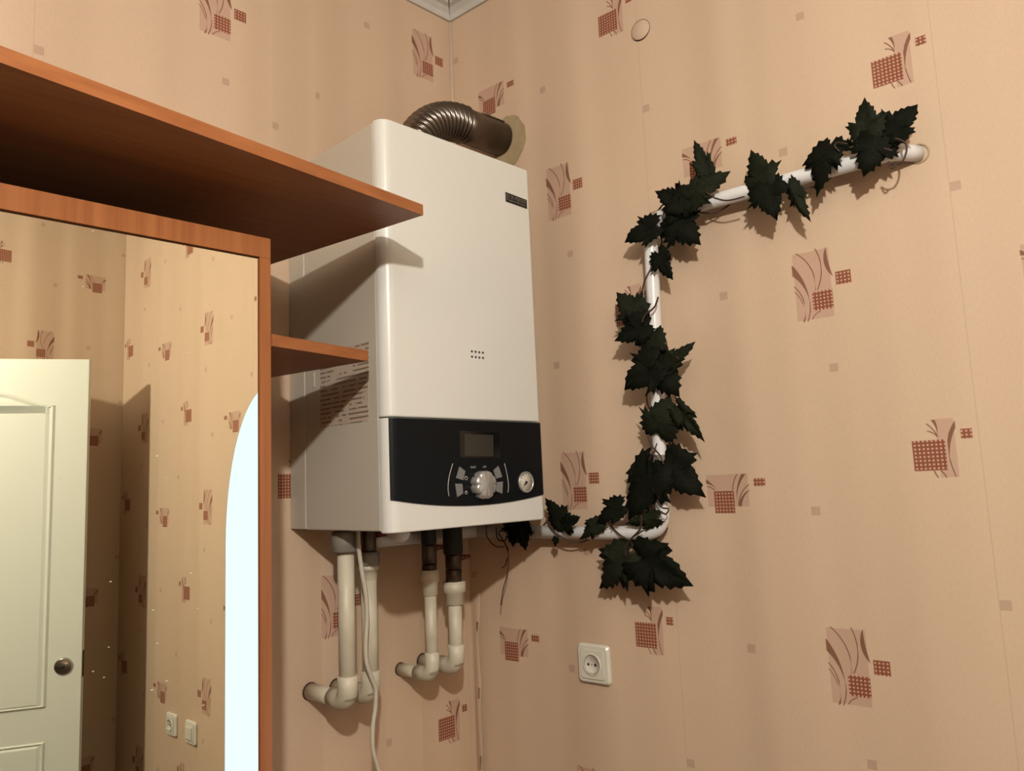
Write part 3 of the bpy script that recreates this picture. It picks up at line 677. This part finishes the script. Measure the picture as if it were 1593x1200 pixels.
def garland():
    e = empty('vine_garland', tuple(W(.5, 1.36, .06)), 'artificial grapevine garland of dark green leaves wound round the white gas pipe', 'garland')
    protos = [leaf_mesh(f, c, s) for s, (f, c) in enumerate(((.10, .18), (-.12, .15), (.22, .10), (-.05, .30), (.16, -.12), (-.2, .05)))]
    cen = []
    rnd = random.Random(7)
    for i, (bx, by, tx, ty, wd, lb, lt, pale) in enumerate(LEAVES):
        lb, lt = .049+(lb-.052)*.5, .049+(lt-.052)*.5; b = RWp(bx, by, lb); t = RWp(tx, ty, lt); y = t-b; L = y.length; y.normalize()
        n = (NI + ER*rnd.uniform(-.3, .3)+ZZ*rnd.uniform(-.1, .35)); n = (n-y*n.dot(y)).normalized(); x = y.cross(n)
        me = protos[i % 6].copy(); me.materials.append(M_LEAF2 if pale else M_LEAF)
        o = bpy.data.objects.new('leaf', me); COL.objects.link(o)
        sx = L*.80*wd
        o.matrix_world = Matrix(((x.x*sx, y.x*L*.96, n.x*L, b.x), (x.y*sx, y.y*L*.96, n.y*L, b.y), (x.z*sx, y.z*L*.96, n.z*L, b.z), (0, 0, 0, 1)))
        o.parent = e; o.matrix_parent_inverse = Matrix.Translation(-e.location); cen.append((bx, by, b))
    # main stem winds round the pipe
    A, B, C2, D2 = W(.16, 1.392, GN), W(.540, 1.393, GN), W(.556, 2.006, GN), W(1.012, 1.999, GN)
    seg = [(A, B, 5), (B, C2, 6), (C2, D2, 5)]; pth = []; ph = .5
    for a, b, turns in seg:
        d = (b-a); L = d.length; t = d.normalized(); q = NI; s = t.cross(q); N = turns*14
        for i in range(N+1):
            k = i/N; an = ph+2*math.pi*turns*k*.5; rr = GR+.0035+.004*abs(math.sin(3.1*k*turns))
            pth.append(a+d*k+(q*math.cos(an)+s*math.sin(an))*rr)
        ph += 2*math.pi*turns*.5
    MB().tube(pth, .0016, 6).build('stem', M_VINE, e)
    def wire(px, n=.06, r=.0013, name='tendril'):
        P = [RWp(x, y, n) for x, y in px]; sm = []
        for i in range(len(P)-1):
            a, b, c, d = P[max(i-1, 0)], P[i], P[i+1], P[min(i+2, len(P)-1)]
            for k in range(5):
                t = k/5; sm.append(.5*((2*b)+(c-a)*t+(2*a-5*b+4*c-d)*t*t+(3*b-a-3*c+d)*t**3))
        MB().tube(sm+[P[-1]], r, 6).build(name, M_VINE, e)
    wire([(757,818),(757,832),(764,845),(774,851),(785,851)], .06)
    wire([(772,822),(774,838),(784,842),(790,832),(783,826),(776,830),(786,846),(790,858)], .062, .0016)
    wire([(790,852),(791,870),(789,893),(783,916),(780,935),(779,942)], .045, .0011)
    wire([(789,868),(786,880),(781,884)], .05, .0014)
    wire([(1392,215),(1408,222),(1410,236),(1403,252),(1390,256),(1382,252),(1388,262),(1394,256)], .064, .0016)
    wire([(1097,298),(1112,308),(1132,312),(1158,306)], .066, .0015)
    wire([(1024,462),(1018,478),(1004,490),(999,502)], .066, .0018)
    wire([(1027,538),(1042,548),(1056,558)], .06, .0014)
    wire([(1306,236),(1299,228),(1302,222),(1318,224)], .064, .0013)
    wire([(1008,678),(1014,694),(1026,708),(1032,722)], .064, .0016)
    wire([(1022,690),(1016,706),(1009,716)], .066, .0013)
    wire([(1022,778),(1030,790),(1040,792),(1036,800),(1028,796)], .064, .0015)
    wire([(1000,826),(982,838),(974,852),(973,866)], .062, .0014)
    wire([(998,802),(996,822),(984,836)], .064, .0016)
garland()

# ------------------------------------------------------------------ sockets, capped hole, loose paper
def socket(name, u, z, label, cat='socket', size=.078, switch=False):
    e = empty(name, tuple(W(u, z, 0)), label, cat)
    Mx = MR @ Matrix.Translation((u, 0, z)); s = size/2
    def fr(half, n0, n1, nm, m, rc=.008, taper=.0):
        pts = []
        for cx, cz, a0 in ((half-rc, half-rc, 0), (-half+rc, half-rc, 90), (-half+rc, -half+rc, 180), (half-rc, -half+rc, 270)):
            for i in range(5):
                a = rad(a0+22.5*i); pts.append((cx+rc*math.cos(a), cz+rc*math.sin(a)))
        n = len(pts); k = 1-taper/half
        v = [Mx @ Vector((x, n0, y)) for x, y in pts]+[Mx @ Vector((x, (n0+n1)*.55, y)) for x, y in pts]+[Mx @ Vector((x*k, n1, y*k)) for x, y in pts]
        f = [(j*n+i, j*n+(i+1) % n, (j+1)*n+(i+1) % n, (j+1)*n+i) for j in (0, 1) for i in range(n)]+[tuple(2*n+i for i in range(n)), tuple(n-1-i for i in range(n))]
        return MB().add(v, f).build(nm, m, e, bevel=.0008)
    fr(s, .0005, .010, 'frame', M_SOCK, .009, .004)
    fr(s*.74, .0101, .0125, 'insert', M_SOCK, .006, .001)
    c = Mx @ Vector((0, .0126, 0))
    if switch:
        fr(s*.55, .0126, .0175, 'rocker', M_SOCK, .004, .004)
    else:
        MB().lathe([(.0215, 0), (.0215, .0018), (.0195, .0022), (.0190, .0005), (0, .0003)], c, NI, 32).build('round_well', M_SOCK, e)
        ws = MB().lathe([(.0192, .0006), (.0180, .0008), (.0176, .0006)], c, NI, 32).build('well_edge', M_GREY, e)
        for dx in (-.0085, .0085):
            MB().lathe([(0, .0007), (.0028, .0007), (.0028, .0011), (0, .0011)], Mx @ Vector((dx, .0126, 0)), NI, 12).build('pin_hole', M_DARK, e)
        MB().lathe([(0, .0007), (.0012, .0007), (.0012, .0011), (0, .0011)], c, NI, 8).build('screw', M_GREY, e)
socket('wall_socket', .3452, 1.1272, 'white power socket on the wall below the gas pipe')
socket('wall_socket', 2.19, .690, 'white power socket reflected in the mirror, left of the switch')
socket('wall_switch', 2.041, .688, 'white rocker switch reflected in the mirror beside a socket', 'switch', switch=True)

def capped_hole():
    e = empty('blanking_cap', tuple(W(.5455, 2.4235, 0)), 'round papered-over hole cover high on the right wall', 'hole cover')
    c = W(.5455, 2.4235, .0003)
    o = MB().lathe([(.0, .0016), (.019, .0016), (.0205, .0004), (.0205, 0), (0, 0)], c, NI, 32).build('disc', mat('papered cap', (.50, .37, .265), .7), e)
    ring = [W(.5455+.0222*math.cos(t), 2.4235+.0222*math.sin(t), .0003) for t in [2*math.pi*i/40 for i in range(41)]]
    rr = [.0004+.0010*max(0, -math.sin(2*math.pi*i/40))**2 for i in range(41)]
    MB().tube(ring, rr, 6, False).build('groove_ring', M_VINE, e)  # dark ring for the groove round the cap, thicker towards the bottom
capped_hole()

def loose_paper():
    # edge of the last strip of wallpaper lifting off next to the corner, below the boiler
    zs = [.45+.05*i for i in range(17)]; random.seed(3); v = []; f = []
    for i, z in enumerate(zs):
        lift = .010*math.sin(math.pi*i/16)*(1+.5*math.sin(i*1.9)); uu = .030+.003*math.sin(i*1.3)
        v += [W(.0055, z, .0008), W(.016, z, .0015+lift*.5), W(uu, z, .002+lift), W(uu+.0006, z, .0013+lift), W(.016, z, .0008+lift*.5)]
    for i in range(16):
        for k in range(4): f.append((i*5+k, i*5+k+1, i*5+6+k, i*5+5+k))
    o = MB().add(v, f, True).build('loose_wallpaper_edge', M_PAPER, fixn=False)
    paper_uv(o, lambda p, c: (p.dot(ER)+10.6+.02, p.z)); tag(o, 'strip of wallpaper peeling away from the corner below the boiler', 'wallpaper strip')
loose_paper()

# ------------------------------------------------------------------ pendant lamp above the camera (out of view)
def pendant():
    e = empty('pendant_lamp', (LAMP.x, LAMP.y, CEIL), 'bare bulb on a cord hanging from the ceiling, out of frame', 'lamp')
    MB().lathe([(.0, -.03), (.02, -.03), (.045, -.008), (.05, 0), (0, 0)], (LAMP.x, LAMP.y, CEIL-.0005), (0, 0, 1), 24).build('ceiling_rose', M_GAS, e)
    MB().tube([(LAMP.x, LAMP.y, CEIL-.03), (LAMP.x, LAMP.y, LAMP.z+.10)], .003, 8).build('cord', M_CABLE, e)
    MB().lathe([(0, .11), (.016, .108), (.02, .09), (.02, .052), (0, .05)], LAMP, (0, 0, 1), 18).build('lamp_holder', M_GAS, e)
    g = bpy.data.materials.new('clear bulb glass'); g.use_nodes = True; nt = g.node_tree; nt.nodes.remove(nt.nodes['Principled BSDF'])
    tr = nt.nodes.new('ShaderNodeBsdfTransparent'); gl = nt.nodes.new('ShaderNodeBsdfGlossy'); mx = nt.nodes.new('ShaderNodeMixShader'); mx.inputs[0].default_value = .04
    nt.links.new(tr.outputs[0], mx.inputs[1]); nt.links.new(gl.outputs[0], mx.inputs[2]); nt.links.new(mx.outputs[0], nt.nodes['Material Output'].inputs[0])
    MB().lathe([(.0, -.032), (.014, -.0295), (.025, -.019), (.031, 0), (.027, .018), (.017, .036), (.0145, .052)], LAMP, (0, 0, 1), 24).build('bulb', g, e)
    ld = bpy.data.lights.new('bulb_light', 'POINT'); ld.energy = LAMP_W; ld.color = LAMP_COL; ld.shadow_soft_size = .032
    lo = bpy.data.objects.new('bulb_light', ld); COL.objects.link(lo); lo.location = LAMP
    # portal that guides sampling of the daylight through the arch (adds no light of its own)
    pd = bpy.data.lights.new('arch_portal', 'AREA'); pd.shape = 'RECTANGLE'; pd.size = 2*AA+.16; pd.size_y = AZ+AB+.08; pd.cycles.is_portal = True
    po = bpy.data.objects.new('arch_portal', pd); COL.objects.link(po)
    c = W(AU, (AZ+AB)/2+.04, -.035); po.matrix_world = Matrix(((ER.x, 0, -NI.x, c.x), (ER.y, 0, -NI.y, c.y), (0, 1, 0, c.z), (0, 0, 0, 1)))
pendant()
